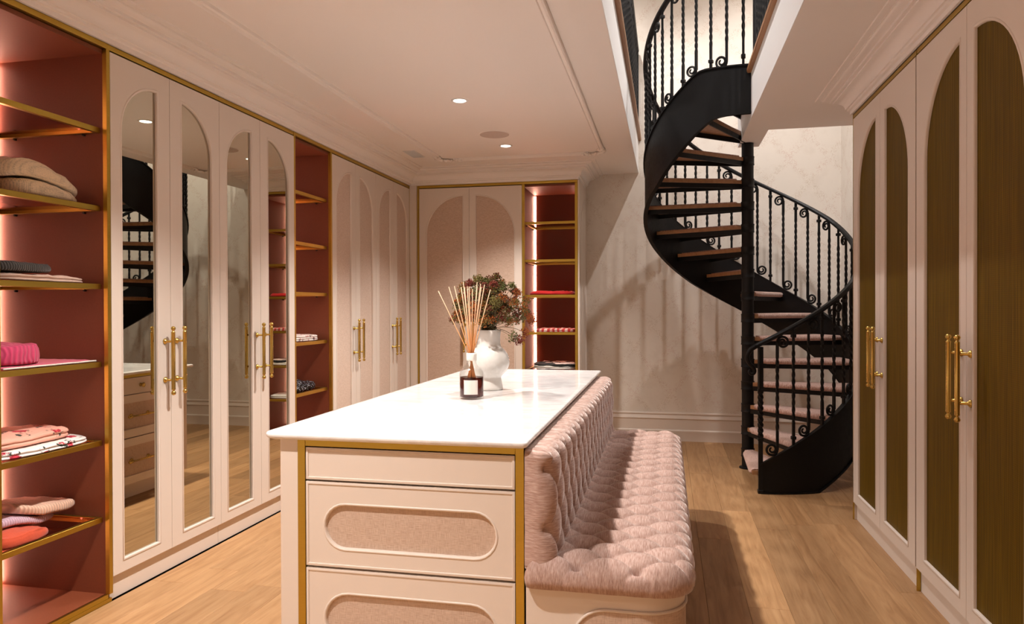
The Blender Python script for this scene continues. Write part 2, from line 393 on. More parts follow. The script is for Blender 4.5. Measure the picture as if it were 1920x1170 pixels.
for (a, b) in (((-.304, WB), (-.304, 2.2)), ((-.304, 2.2), (.645, 2.2)), ((.645, 2.2), (.645, 6.89)), ((.645, 6.89), (.82, 6.89)), ((.82, 6.89), (.82, 6.25)), ((.82, 6.25), (WR, 6.25))):
    a_, b_ = Vector(a), Vector(b); d = (b_-a_).normalized(); nn = Vector((-d.y, d.x))*.004
    fa.prism([tuple(a_), tuple(b_), tuple(b_+nn), tuple(a_+nn)], CEIL+.001, UPZ-.012)
f_ = fa.build('opening_fascia', 'fascia', ce)
structure(MB().box((WLX, WB, -.1), (WR+.1, WB+.1, 6.0)).build('wall_back', 'wallpaper'), 'far wall with pale pink floral trellis wallpaper', 'wall')
structure(MB().box((WLX-.1, Y0, -.1), (WLX, WB+.1, 6.0)).build('wall_left', 'wall_paint'), 'cream wall behind the left hand cabinets', 'wall')
structure(MB().box((WLX, Y0, 0), (-2.705, 2.42, 2.751)).build('wall_left', 'paint'), 'cream wall boxing left of the near open shelves, beyond the frame', 'wall')
structure(MB().box((WR, Y0, -.1), (WR+.1, WB, 6.0)).build('wall_right', 'wallpaper'), 'wallpapered wall to the right of the spiral stair', 'wall')
structure(MB().box((WLX-.1, Y0-.1, -.1), (WR+.1, Y0, 6.0)).build('wall_front', 'wall_paint'), 'plain cream wall behind the viewer', 'wall')
structure(MB().box((WLX-.1, Y0-.1, 6.0), (WR+.1, WB+.1, 6.1)).build('ceiling_upper', 'fascia'), 'white ceiling over the upper floor', 'ceiling')
bb = [(0, .306), (.010, .306), (.015, .300), (.015, .288), (.009, .282), (.012, .266), (.022, .252), (.024, .240), (.017, .232), (.017, .122), (.026, .116), (.029, .107), (.026, .098), (.026, 0), (0, 0)]
structure(MB().sweep2([(-.889, WB), (WR, WB)], bb).build('baseboard_back', 'paint', auto=40), 'tall moulded cream baseboard along the wallpapered far wall', 'baseboard')
crown = [(0, 2.752), (.014, 2.752), (.014, 2.776), (.028, 2.780), (.030, 2.792), (.040, 2.794)]
crown += [(.040+.064*(1-cos(a*pi/16)), 2.794+.058*sin(a*pi/16)) for a in range(1, 9)]
crown += [(.104, 2.862), (.122, 2.864), (.122, 2.878), (.132, 2.880)]+[(.132+.030*sin(a*pi/12), 2.880+.016*(1-cos(a*pi/12))) for a in range(1, 7)]
crown += [(.166, 2.896), (.166, 2.902), (.200, 2.902), (.203, 2.911), (0, 2.911)]
structure(MB().sweep2([(-2.685, Y0), (-2.685, 7.30), (-.889, 7.30), (-.889, WB)], crown).build('trim_1', 'wall_paint', auto=35), 'stepped crown moulding above the left and far cabinets', 'crown moulding')
structure(MB().sweep2([(WR, 5.262), (1.237, 5.262), (1.237, Y0)], crown).build('trim_2', 'wall_paint', auto=35), 'stepped crown moulding above the brass mesh wardrobes', 'crown moulding')
fp_ = [(0, CEIL+.001), (0, CEIL-.006), (.004, CEIL-.012), (.010, CEIL-.014), (.016, CEIL-.010), (.018, CEIL-.006), (.030, CEIL-.005), (.034, CEIL-.009), (.040, CEIL-.009), (.043, CEIL-.004), (.043, CEIL+.001)]
fp = [(a*1.25, CEIL-(CEIL-b_)*1.7 if b_ < CEIL else b_) for a, b_ in fp_]
tr = MB().sweep2([(-2.19, .4), (-2.19, 6.62)], fp).sweep2([(-2.04, 6.80), (-.72, 6.80)], fp).sweep2([(-.56, 6.62), (-.56, .4)], fp).build('trim_3', 'wall_paint', auto=35)
structure(tr, 'thin raised panel moulding framing the ceiling', 'ceiling moulding')
def ornament(cx, cy, sx, sy):
    b = MB()
    for k in range(5):
        for ax in (0, 1):
            p = []; rr = []
            for i in range(9):
                q = i/8; a_ = (.02+.035*k)+.05*q; o_ = .018*sin(q*pi*1.6+k*1.3)+.012*k*(1 if k % 2 else -1)*.4
                xx, yy = (a_, o_) if ax == 0 else (o_, a_)
                p.append((cx+sx*xx, cy+sy*yy, CEIL-.008-.012*sin(q*pi))); rr.append(.005+.010*sin(q*pi))
            b.tube(p, rr, 6)
    b.tube([(cx, cy, CEIL-.001), (cx, cy, CEIL-.018)], [.03, .014], 10)
    b.build('corner_ornament', 'wall_paint', tr, smooth=True)
ornament(-2.165, 6.775, 1, -1); ornament(-.585, 6.775, -1, -1)
nz = lambda: [(-.02, UPZ-.04), (.030, UPZ-.04), (.036, UPZ-.03), (.036, UPZ-.008), (.030, UPZ), (-.20, UPZ), (-.20, UPZ-.012), (-.02, UPZ-.012)]
structure(MB().sweep2([(-.304, 2.2), (-.304, WB)], nz()).build('trim_4', 'nosing'), 'brown oak nosing along the left edge of the ceiling opening', 'floor nosing')
structure(MB().sweep2([(.645, 6.89), (.645, 2.2)], nz()).build('trim_5', 'nosing'), 'brown oak nosing along the right edge of the ceiling opening', 'floor nosing')

# ------------------------------------------------------------------ handles, doors, wardrobes
def handle_mb(fr, u, z0, z1, n0, horiz=False, so=.052, rb=.0105):
    b = MB(fr)
    ax = (lambda t_: (t_, n0+so, z0)) if horiz else (lambda t_: (u, n0+so, t_))
    a, e = (u, u+(z1-z0)) if horiz else (z0, z1); L = e-a
    prof = [(0, .003), (.004, .010), (.012, .0135), (.02, .010), (.026, .005), (.029, .0085), (.034, .0115), (.036, rb), (L-.036, rb), (L-.034, .0115), (L-.029, .0085), (L-.026, .005), (L-.02, .010), (L-.012, .0135), (L-.004, .010), (L, .003)]
    b.tube([ax(a+q) for q, _ in prof], [r_ for _, r_ in prof], 12)
    for q in (.22, .78):
        c = ax(a+L*q)
        b.tube([(c[0], n0, c[2]), (c[0], n0+.004, c[2]), (c[0], n0+.010, c[2]), (c[0], n0+.014, c[2]), (c[0], c[1], c[2])], [.017, .017, .011, .0065, .0065], 10)
    return b
def half_arch(ua, ub, z0, z1, straight, n=14):
    """outline in (u, z); quarter circle at the top, the tall side at «straight» ('a' or 'b')"""
    w_ = ub-ua
    if straight == 'b': return [(ua, z0), (ub, z0), (ub, z1)]+[(ub-w_*sin(q*pi/2/n), z1-w_+w_*cos(q*pi/2/n)) for q in range(1, n+1)]
    return [(ua, z0), (ub, z0)]+[(ua+w_*cos(q*pi/2/n), z1-w_+w_*sin(q*pi/2/n)) for q in range(0, n+1)]
def signed(pts): return sum(a[0]*b[1]-b[0]*a[1] for a, b in zip(pts, pts[1:]+pts[:1]))
def moulding(fr, outline, n0, prof):
    pts = outline if signed(outline) > 0 else outline[::-1]      # ccw: right of the path is outside
    return MB(fr).sweep2(pts, prof, True, mp=lambda x_, y_, h: (x_, n0+h, y_))
def door(fr, ua, ub, z0, z1, straight, so, si, top, bot, infill, parent, hz, hu, dark_line=True):
    g = .0016
    pa, pb = (ua+so, ub-si) if straight == 'b' else (ua+si, ub-so)
    hole = half_arch(pa, pb, z0+bot, z1-top, straight)
    d = MB(fr).prism([(ua+g, z0), (ub-g, z0), (ub-g, z1), (ua+g, z1)], 0, .022, XZ, [hole]).build('door', 'paint', parent)
    cx = (pa+pb)/2; cz = (z0+z1)/2
    out = [(cx+(p[0]-cx)*1.01, p[1]) for p in hole]
    MB(fr).prism(out, .001, .009, XZ).build({'mirror': 'mirror', 'brass_mesh': 'mesh_panel'}.get(infill, 'fabric_panel'), infill, d)
    moulding(fr, hole, .022, [(-.006, -.012), (-.005, -.002), (-.002, .002), (.003, .0032), (.007, .002), (.009, -.001)]).build('panel_moulding', 'paint', d, auto=50)
    handle_mb(fr, hu, hz[0], hz[1], .022).build('handle', 'polished_brass', d, smooth=True)
    return d
def wardrobe(label, fr, u0, um, u1, infill, so, si, top, bot, hz, depth=.60, hoff=.048, name='wardrobe', group=None, hname=None):
    base = fr((u0+u1)/2, -depth/2, 0); t_ = thing(name, label, 'wardrobe', base, group)
    MB(fr).box((u0+.001, -depth, .118), (u1-.001, -.003, 2.724)).build('carcass', 'dark', t_)
    MB(fr).box((u0+.001, -depth+.02, 0), (u1-.001, -.001, .1165), .001).build('plinth', 'paint', t_)
    door(fr, u0, um, .121, 2.716, 'b', so, si, top, bot, infill, t_, hz, um-hoff)
    door(fr, um, u1, .121, 2.716, 'a', so, si, top, bot, infill, t_, hz, um+hoff)
    MB(fr).box((u0, -depth, 2.725), (u1, .019, 2.751), .001).build('top_trim', 'brass', t_)
    return t_
LW = FL(-2.707)
LH = (.975, 1.352)
wardrobe('mirrored wardrobe beside the near open shelves, its glass reflecting the spiral stair', LW, 3.048, 3.482, 3.932, 'mirror', .074, .098, .100, .062, LH)
wardrobe('mirrored wardrobe further along, its glass reflecting wallpaper and far shelves', LW, 3.932, 4.382, 4.836, 'mirror', .074, .098, .100, .062, LH)
wardrobe('wardrobe with linen panels directly beyond the left wall middle shelves', LW, 5.452, 5.905, 6.358, 'linen_pink', .074, .085, .100, .062, LH)
wardrobe('linen panelled wardrobe in the left wall by the room corner', LW, 6.358, 6.808, 7.258, 'linen_pink', .074, .085, .100, .062, LH)
BW = FB(7.322)
wardrobe('linen panelled wardrobe on the far wall behind the vase', BW, -2.590, -2.035, -1.468, 'linen', .080, .070, .085, .062, LH, .62)
RW = FR(1.259)
RH = (.962, 1.330)
wardrobe('brass mesh wardrobe on the right next to the stair foot', RW, 4.001, 4.625, 5.245, 'brass_mesh', .112, .086, .118, .072, RH, .49)
wardrobe('brass mesh wardrobe on the right nearest the viewer, with a gap to the next', RW, 2.745, 3.366, 3.989, 'brass_mesh', .112, .070, .118, .072, RH, .49)
# posts and end panels of the right run
t = thing('end_panel', 'slim cream end panel closing the right wardrobe run by the stair', 'panel', (1.5, 5.255, 0))
MB().box((1.245, 5.248, 0), (1.755, 5.266, 2.75), .001).build('panel', 'paint', t)
MB().box((1.239, 5.2465, 0), (1.2448, 5.266, 2.75)).build('brass_edge', 'brass', t)
t = thing('divider_strip', 'thin brass divider strip between the two brass mesh wardrobes', 'trim strip', (1.25, 3.995, 0))
MB().box((1.242, 3.9905, 0), (1.262, 3.9995, 2.722)).build('strip', 'brass', t)
t = thing('corner_filler', 'narrow cream filler strip with brass edge in the room corner', 'panel', (-2.64, 7.29, 0))
MB().box((-2.70, 7.268, 0), (-2.612, 7.318, 2.751), .001).build('panel', 'paint', t)
MB().box((-2.706, 7.259, 0), (-2.685, 7.2675, 2.751)).build('brass_edge', 'brass', t)
MB().box((-2.6115, 7.298, 0), (-2.5915, 7.32, 2.751), .001).build('brass_post', 'brass', t)

# ------------------------------------------------------------------ open shelving units
def shelving(label, fr, u0, u1, depth, zs, led, group=None, post=.020, glass=True):
    t_ = thing('shelving_unit', label, 'shelves', fr((u0+u1)/2, -depth/2, 0))
    p = .018
    MB(fr).box((u0, -depth, .02), (u1, -depth+p, 2.722)).build('back_panel', 'terracotta', t_)
    MB(fr).box((u0, -depth+p, .02), (u0+p, -.002, 2.722)).build('side_panel', 'terracotta', t_)
    MB(fr).box((u1-p, -depth+p, .02), (u1, -.002, 2.722)).build('side_panel', 'terracotta', t_)
    MB(fr).box((u0+p, -depth+p, 2.70), (u1-p, -.002, 2.722)).build('top_panel', 'terracotta', t_)
    MB(fr).box((u0+p, -depth+p, .02), (u1-p, -.002, .040)).build('bottom_panel', 'terracotta', t_)
    MB(fr).box((u0, -.030, 0), (u1, .016, .019)).box((u0+p, -.006, .019), (u1-p, .012, .040)).build('bottom_trim', 'brass', t_)
    MB(fr).box((u0-.002, -.002, .041), (u0+post, .022, 2.7245), .001).build('post', 'brass', t_)
    MB(fr).box((u1-post, -.002, .041), (u1+.002, .022, 2.7245), .001).build('post', 'brass', t_)
    MB(fr).box((u0-.002, -.03, 2.7248), (u1+.002, .022, 2.751), .001).build('top_trim', 'brass', t_)
    for s_ in led:
        e = u0+p if s_ < 0 else u1-p
        MB(fr).box((e-s_*.001, -depth+p+.0005, .05), (e-s_*.016, -depth+p+.003, 2.69)).build('led_strip', 'led', t_)
    for z in zs:
        a, b = u0+p+.003, u1-p-.003; n1, n0 = -.016, -depth+p+.032; h = .026; k = .022
        sh = MB(fr).box((a, n1-k, z-h), (b, n1, z), .001).box((a, n0, z-h), (b, n0+k, z), .001).box((a, n0+k, z-h), (a+k, n1-k, z)).box((b-k, n0+k, z-h), (b, n1-k, z)).build('shelf', 'brass', t_)
        MB(fr).box((a+k+.0005, n0+k+.0005, z-.010), (b-k-.0005, n1-k-.0005, z-.002)).build('glass_pane', 'smoked_glass', sh)
        for nn in (n0+.09, n1-.09):
            for uu, sg in ((a-.003, 1), (b+.003, -1)):
                MB(fr).tube([(uu, nn, z-h-.006), (uu+sg*.014, nn, z-h-.006)], .0055, 8).build('shelf_pin', 'steel_dark', sh)
    return t_
ZS = (2.338, 1.954, 1.571, 1.187, .800, .421)
shelving('open shelves nearest the viewer at the left edge, filled with folded knitwear', LW, 2.425, 3.046, .655, ZS, (-1, 1))
shelving('narrow open shelves between the mirrored and the linen wardrobes', LW, 4.838, 5.450, .655, ZS, (-1, 1))
BZ = (2.337, 1.945, 1.578, 1.190, .800, .421)
shelving('lit open shelves at the end of the far wall next to the wallpaper', BW, -1.466, -.8905, .62, BZ, (-1, 1), post=.026)
t = thing('cabinet_side_panel', 'cream side panel with arched moulding at the end of the far cabinets', 'panel', (-.88, 7.6, 0))
sp = MB().box((-.886, 7.302, 0), (-.871, 7.952, 2.75)).build('panel', 'paint', t)
FS = lambda u, n, z: (-.871+n, u, z)
moulding(FS, half_arch(7.37, 7.89, .20, 2.62, 'b'), 0, [(-.010, 0), (-.008, .005), (-.003, .007), (.004, .007), (.010, .005), (.012, 0)]).build('panel_moulding', 'paint', sp)

# ------------------------------------------------------------------ folded clothes
def cloth(name, label, cat, mt, x0, x1, y0, y1, z, h, layers=2, seed=0, exp=4.0, wr=.006, shape=None, group=None, groove=.05, skew=0, on=None):
    """a folded garment: a soft slab with rounded layered edges, resting at height z"""
    cx, cy, hx, hy = (x0+x1)/2, (y0+y1)/2, (x1-x0)/2, (y1-y0)/2
    N = 56; rings = []
    zb = (lambda X_, Y_: on(X_, Y_)+.0015) if on else (lambda X_, Y_: z)
    def ring(s_, v): rings.append((s_, v))
    for q in (.05, .5, .85): ring(q, 0)
    m_ = max(6, layers*6)
    for i in range(m_+1): ring(1, i/m_)
    for q in (.93, .84, .7, .55, .4, .25, .1): ring(q, 2)
    vs = []; fs = []
    for s_, v in rings:
        for k in range(N):
            a = 2*pi*k/N; ca, sa = cos(a), sin(a)
            r = (abs(ca)**exp+abs(sa)**exp)**(-1/exp)
            q = Vector((ca*r*s_, sa*r*s_, 0))
            vv = min(v, 1)
            edge = 1
            if s_ == 1:
                fr_ = (vv*layers) % 1; b_ = abs(sin(pi*vv*layers))**.55 if 0 < vv < 1 else 0
                edge = 1-groove*(1-b_)-.02*vv
                edge += .025*noise.noise(Vector((ca*2+seed, sa*2, vv*layers*1.5)))
            X = cx+hx*q.x*edge; Y = cy+hy*q.y*edge
            top = h*(1+(.18 if v == 2 else 0)*(1-s_**2)-.0)
            if shape: top *= shape(q.x*edge, q.y*edge)
            z0_ = zb(X, Y); zz = z0_+vv*top+(wr*noise.noise(Vector((X*14+seed*3.1, Y*14, seed)))+wr*.5*noise.noise(Vector((X*40, Y*40+seed, 2))))*(1 if v == 2 else vv)
            vs.append((X, Y, max(zz, z0_)))
    n = len(rings)
    for i in range(n-1):
        for k in range(N): fs.append((i*N+k, i*N+(k+1) % N, (i+1)*N+(k+1) % N, (i+1)*N+k))
    fs += [tuple(reversed(range(N))), tuple((n-1)*N+k for k in range(N))]
    t_ = MB().add(vs, fs).build(name, mt, None, smooth=True)
    c0 = Vector((cx, cy, z)); t_.data.transform(Matrix.Translation(-c0)); t_.location = c0
    def topf(X_, Y_):
        a_, b_ = max(-1, min(1, (X_-cx)/hx)), max(-1, min(1, (Y_-cy)/hy)); s2 = min(1, max(abs(a_), abs(b_)))**2
        return zb(X_, Y_)+h*(1+.18*(1-s2))*(shape(a_, b_) if shape else 1)+wr*1.1
    t_['_'] = 0; del t_['_']; TOPF.append(topf)
    return tag(t_, label, cat, group)
TOPF = []
XF = -2.735                                                   # just behind the front edge of the shelves
taper = lambda e: (lambda x_, y_: 1-.5*max(0, y_-.1)**1.5*e)
slope = lambda x_, y_: 1.25-.85*max(0, (y_+.35)/1.35)**1.3-.5*max(0, -.55-y_)
z1 = ZS[1]+.001
cloth('sweater', 'cream chunky knit sweater, lower of the two on the second shelf', 'sweater', 'cream_knit', -3.12, XF-.005, 2.56, 2.985, z1, .056, 1, 1, 3.0, .008, slope)
cloth('sweater', 'cream knit sweater, upper of the two on the second shelf', 'sweater', 'cream_knit_fine', -3.13, XF-.01, 2.475, 3.012, z1, .058, 1, 2, 2.8, .010, slope, on=TOPF[-1])
z1 = ZS[2]+.001
cloth('blouse', 'thin blush blouse lying under the charcoal knit on the third shelf', 'blouse', 'blush_cloth', -3.10, XF, 2.48, 2.985, z1, .030, 2, 3, 5, .010, taper(.7))
cloth('sweater', 'charcoal ribbed knit folded on top of the blush blouse', 'sweater', 'charcoal_knit', -3.12, XF-.02, 2.48, 2.835, z1, .036, 1, 4, 3.5, .008, on=TOPF[-1])
z1 = ZS[3]+.001
bl = cloth('scarf', 'flat hot pink cloth with white stitched hem under the pink knit', 'scarf', 'pink_cloth', -3.12, XF+.002, 2.475, 3.015, z1, .012, 1, 5, 8, .003)
b_ = MB(); P_ = [(XF+.001-.003*sin(i*.9), 2.50+.02*i, z1+.006) for i in range(26)]
b_.tube(P_, .0042, 8).build('hem', 'white_hem', bl, smooth=True)
cloth('sweater', 'hot pink cable knit sweater rolled up on the pink cloth', 'sweater', 'hot_pink_knit', -3.08, XF-.02, 2.475, 2.775, z1, .078, 1, 6, 2.6, .008, on=TOPF[-1])
z1 = ZS[4]+.001
cloth('dress', 'white rose print dress, lower of the two on the fifth shelf', 'dress', 'rose_white', -3.12, XF, 2.478, 3.018, z1, .028, 2, 7, 4, .005)
cloth('dress', 'coral and white rose print dress on top of the white one', 'dress', 'rose_coral', -3.14, XF-.05, 2.48, 2.945, z1, .042, 2, 8, 5, .008, on=TOPF[-1])
z1 = ZS[5]+.001
cloth('sweater', 'orange red knit sweater at the left of the sixth shelf', 'sweater', 'coral_knit', -2.97, XF+.002, 2.48, 2.775, z1, .045, 1, 9, 3, .008, taper(1.2))
cloth('folded_top', 'lilac and white striped top lying beside the orange knit', 'top', 'lilac_stripe', -3.12, XF-.10, 2.52, 2.915, z1, .032, 1, 10, 3.4, .008, taper(1.0), on=TOPF[-1])
cloth('folded_top', 'peach ribbed top on the right of the sixth shelf, over the lilac one', 'top', 'peach_stripe', -3.14, XF-.08, 2.66, 3.018, z1, .040, 1, 11, 3.6, .007, taper(.9), on=TOPF[-1])
# middle shelves
cloth('blouse', 'white patterned blouse folded on the middle shelves of the left wall', 'blouse', 'pattern_white', -3.10, XF-.02, 4.87, 5.425, ZS[3]+.001, .042, 3, 12, 4, .008)
cloth('folded_top', 'black sequinned top lying on the middle shelves of the left wall', 'top', 'sequin', -3.10, XF-.02, 4.88, 5.41, ZS[4]+.001, .055, 1, 13, 3, .020, taper(.5))
# far shelves
YB = 7.375
cloth('sweater', 'bright red garment folded on the far lit shelves', 'sweater', 'red_cloth', -1.43, -.935, YB, 7.80, BZ[2]+.001, .032, 1, 14, 4, .014)
cloth('folded_top', 'red and pink striped top on the far lit shelves', 'top', 'red_pink_stripe', -1.36, -.93, YB, 7.80, BZ[3]+.001, .030, 2, 15, 4, .012)
cloth('folded_top', 'black and white striped top on the far lit shelves, just above the worktop', 'top', 'black_white_stripe', -1.39, -.93, YB, 7.80, BZ[4]+.001, .055, 3, 16, 3, .014)
cloth('folded_top', 'white folded top on the lowest visible far shelf, seen in the mirror', 'top', 'white_cloth', -1.39, -.94, YB, 7.80, BZ[5]+.001, .035, 2, 17, 4, .006)

# ------------------------------------------------------------------ island
IX0, IX1, IY0, IY1, IZ = -1.503, -.476, 2.445, 5.34, .980
isl = thing('island', 'cream dresser island with white veined top and brass framed drawers', 'island', ((IX0+IX1)/2, (IY0+IY1)/2, 0))
b = MB(); prof = [(.03, IZ), (.012, IZ), (.005, IZ-.0015), (.0012, IZ-.005), (0, IZ-.011), (.002, IZ-.018), (.008, IZ-.023), (.018, IZ-.0265), (.030, IZ-.027)]
N = 9; vs = []; fs = []
for i_, z in prof:
    ring_ = rrect(IX0+i_, IX1-i_, IY0+i_, IY1-i_, [.055-min(i_, .014)*.8, .018-min(i_*.5, .014), .018-min(i_*.5, .014), .025-min(i_, .014)*.8], 8); vs += [(p[0], p[1], z) for p in ring_]
K = len(ring_)
for i in range(len(prof)-1):
    for k in range(K): fs.append((i*K+k, i*K+(k+1) % K, (i+1)*K+(k+1) % K, (i+1)*K+k))
fs += [tuple(range(K)), tuple((len(prof)-1)*K+k for k in reversed(range(K)))]
b.add(vs, fs).build('countertop', 'quartz', isl, auto=50)
BX0, BX1, BY0, BY1, BT = -1.446, -.494, 2.482, 5.322, .9525
MB().box((BX0+.03, BY0+.03, .12), (BX1-.002, BY1-.03, BT)).build('carcass', 'paint', isl)
MB().box((BX0+.09, BY0+.06, 0), (BX1-.002, BY1-.06, .119)).build('plinth', 'paint', isl)
for ya, yb in ((BY0, BY0+.07), (BY1-.07, BY1)):
    MB().prism(rrect(BX0, -1.3685, ya, yb, [.012 if ya == BY0 else .002, .002, .002, .012 if ya != BY0 else .002], 4), .105, BT).build('corner_post', 'paint', isl)
# brass frame on the front
MB().box((-1.3682, BY0-.002, .105), (-1.3375, BY0+.03, BT), .001).build('brass_frame', 'brass', isl)
MB().box((-.525, BY0-.002, .105), (-.4945, BY0+.03, BT), .001).build('brass_frame', 'brass', isl)
MB().box((-1.3373, BY0-.001, .928), (-.5252, BY0+.03, BT), .001).build('brass_frame', 'brass', isl)
FI = lambda u, n, z: (u, BY0+.008-n, z)
def bevel_prof(): return [(0, -.001), (0, .002), (-.004, .004), (-.009, .0035), (-.011, 0)]
def stadium(u0, u1, z0, z1, n=12):
    r = (z1-z0)/2; return arc(u1-r, (z0+z1)/2, r, -90, 90, n)+arc(u0+r, (z0+z1)/2, r, 90, 270, n)
for za, zb, ov in ((.803, .9235, None), (.4775, .7955, (.546, .712)), (.125, .469, (.185, .377))):
    ua, ub = -1.335, -.5275
    rect = [(ua, za), (ub, za), (ub, zb), (ua, zb)]
    hole = stadium(-1.260, -.596, *ov) if ov else None
    d = MB(FI).prism(rect, -.012, .006, XZ, [hole] if ov else []).build('drawer', 'paint', isl)
    moulding(FI, rect, .006, bevel_prof()).build('drawer_edge', 'paint', d, auto=50)
    if ov:
        o2 = stadium(-1.262, -.594, ov[0]-.002, ov[1]+.002)
        MB(FI).prism(o2, -.014, -.006, XZ).build('fabric_panel', 'linen', d)
        moulding(FI, hole, .006, [(-.004, -.012), (-.003, -.002), (0, .002), (.003, .003), (.006, .002), (.008, -.001)]).build('panel_moulding', 'paint', d, auto=60)
# left flank: three columns of drawers with handles
FK = lambda u, n, z: (BX0+.012-n, u, z)
MB(FK).box((BY0+.0705, -.02, .105), (BY0+.096, .0105, BT), .001).build('brass_frame', 'brass', isl)
MB(FK).box((BY1-.096, -.02, .105), (BY1-.0705, .0105, BT), .001).build('brass_frame', 'brass', isl)
MB(FK).box((BY0+.0965, -.02, .928), (BY1-.0965, .0095, BT), .001).build('brass_frame', 'brass', isl)
ys = [BY0+.098+i*(BY1-BY0-.196)/3 for i in range(4)]
for c_ in range(3):
    for za, zb, ins in ((.803, .9235, 0), (.4775, .7955, 1), (.125, .469, 1)):
        ua, ub = ys[c_]+.002, ys[c_+1]-.002; rect = [(ua, za), (ub, za), (ub, zb), (ua, zb)]
        hole = [(ua+.07, za+.06), (ub-.07, za+.06), (ub-.07, zb-.06), (ua+.07, zb-.06)]
        d = MB(FK).prism(rect, -.012, .006, XZ, [hole] if ins else []).build('drawer', 'paint', isl)
        mid = (ua+ub)/2; zc = (za+zb)/2
        if ins:
            MB(FK).prism([(ua+.068, za+.058), (ub-.068, za+.058), (ub-.068, zb-.058), (ua+.068, zb-.058)], -.016, -.006, XZ).build('fabric_panel', 'linen', d)
            handle_mb(FK, mid-.16, zc, zc+.32, -.006, True, .04, .007).build('handle', 'polished_brass', d, smooth=True)
        else:
            MB(FK).tube([(mid, .006, zc), (mid, .012, zc), (mid, .02, zc), (mid, .026, zc), (mid, .036, zc), (mid, .040, zc)], [.014, .012, .007, .016, .018, .010], 14).build('knob', 'polished_brass', d, smooth=True)

# ------------------------------------------------------------------ tufted bench
def tuft(p, q, depth):
    s_, t_ = (p+q)/2, (p-q)/2
    es, et = abs(sin(pi*s_)), abs(sin(pi*t_))
    return depth*(.66*(es*et)**.32+.14*max(es, et)-.75*math.exp(-(es*es+et*et)/.11)-.28)
def spaced(a, b, step, edge, fine):
    """values from a to b, finer within «edge» of both ends"""
    out = []; x_ = a
    while x_ < b-1e-6:
        out.append(x_); d_ = min(x_-a, b-x_); x_ += fine if d_ < edge else step
    out.append(b); return out
def cushion(u0, u1, v0, v1, h0, h1, rad, corner, lat, depth, mp, step=.0072, pleat=1.0):
    """a buttoned cushion over (u, v); rises from h0 to h1; «lat» = (u of a button, v of a button, half pitch u, half pitch v)"""
    U = spaced(u0, u1, step, rad, step*.5); V = spaced(v0, v1, step, rad, step*.5)
    hu, hv, cu, cv = (u1-u0)/2, (v1-v0)/2, (u0+u1)/2, (v0+v1)/2
    vs = []; fs = []; nv = len(V)
    for u in U:
        for v in V:
            x_, y_ = u-cu, v-cv
            c_ = corner(x_, y_)
            ax, ay = abs(x_)-(hu-c_), abs(y_)-(hv-c_); cn = None
            sx, sy = (1 if x_ >= 0 else -1), (1 if y_ >= 0 else -1)
            if ax > 0 and ay > 0 and c_ > 0:                     # the square corner is bent into a round one
                L = sqrt(ax*ax+ay*ay); mx_ = max(ax, ay); d_ = c_-mx_; cn = (1,)
                x_, y_ = sx*(hu-c_+ax*mx_/L), sy*(hv-c_+ay*mx_/L)
            else: d_ = min(hu-abs(x_), hv-abs(y_))
            e = min(d_/rad, 1); pr = sqrt(max(0, 1-(1-e)**2))
            f = tuft((x_+cu-lat[0])/lat[2], (y_+cv-lat[1])/lat[3], depth)*(.30+.70*min(1, d_/(rad*1.1)))
            hgt = h0+(h1-h0)*pr+f
            # the edge swells in plan between the pleats
            k = (1-e)*f*.55
            if cn: vs.append(mp(x_+cu, y_+cv, hgt)); continue
            vs.append(mp(x_+cu+(sx*k if hu-abs(x_) < rad else 0), y_+cv+(sy*k if hv-abs(y_) < rad else 0), hgt))
    n_ = len(vs)
    for i in range(len(U)-1):
        for j in range(nv-1): fs.append((i*nv+j, (i+1)*nv+j, (i+1)*nv+j+1, i*nv+j+1))
    # underside
    per = [(0, j) for j in range(nv)]+[(i, nv-1) for i in range(1, len(U))]+[(len(U)-1, j) for j in range(nv-2, -1, -1)]+[(i, 0) for i in range(len(U)-2, 0, -1)]
    base_i = len(vs)
    for i, j in per:
        x_, y_, z_ = vs[i*nv+j]
        a_, b_, _ = (U[i], V[j], 0)
        vs.append(None); vs[-1] = ('b', i, j)
    return U, V, vs, fs, per, base_i
def cushion_build(name, mt, parent, u0, u1, v0, v1, h0, h1, hb, rad, corner, lat, depth, mp):
    U, V, vs, fs, per, bi_ = cushion(u0, u1, v0, v1, h0, h1, rad, corner, lat, depth, lambda a, b_, c_: (a, b_, c_))
    nv = len(V); cu, cv = (u0+u1)/2, (v0+v1)/2
    out = []
    for q in vs:
        if q[0] == 'b':
            x_, y_, z_ = vs[q[1]*nv+q[2]]; out.append(mp(cu+(x_-cu)*.985, cv+(y_-cv)*.997, hb(cv+(y_-cv)*.997) if callable(hb) else hb))
        else: out.append(mp(*q))
    K_ = len(per)
    for k in range(K_):
        a, c_ = per[k], per[(k+1) % K_]
        fs.append((a[0]*nv+a[1], c_[0]*nv+c_[1], bi_+(k+1) % K_, bi_+k))
    fs.append(tuple(bi_+k for k in range(K_)))
    return MB().add(out, fs).build(name, mt, parent, smooth=True)
bench = thing('bench', 'pink button tufted bench built along the right side of the island', 'bench', (-.2, 3.8, 0))
SX0, SX1, SY0, SY1 = -.488, .094, 2.432, 5.205
cushion_build('seat_cushion', 'velvet', bench, SX0, SX1, SY0, SY1, .502, .556, .4755, .060, lambda x_, y_: .13 if x_ > 0 else .02, (-.204, 2.545, .104, .079), .056, lambda a, b_, c_: (a, b_, c_))
cushion_build('backrest', 'velvet_back', bench, 2.452, 5.20, .522, .948, -.440, -.393, -.4905, .045, lambda x_, y_: .02, (2.545, .778, .079, .104), .042, lambda a, b_, c_: (c_, a, b_))
px0, px1, py0, py1 = -.488, .062, 2.478, 5.17
plan = rrect(px0, px1, py0, py1, [.004, .15, .15, .004], 12)
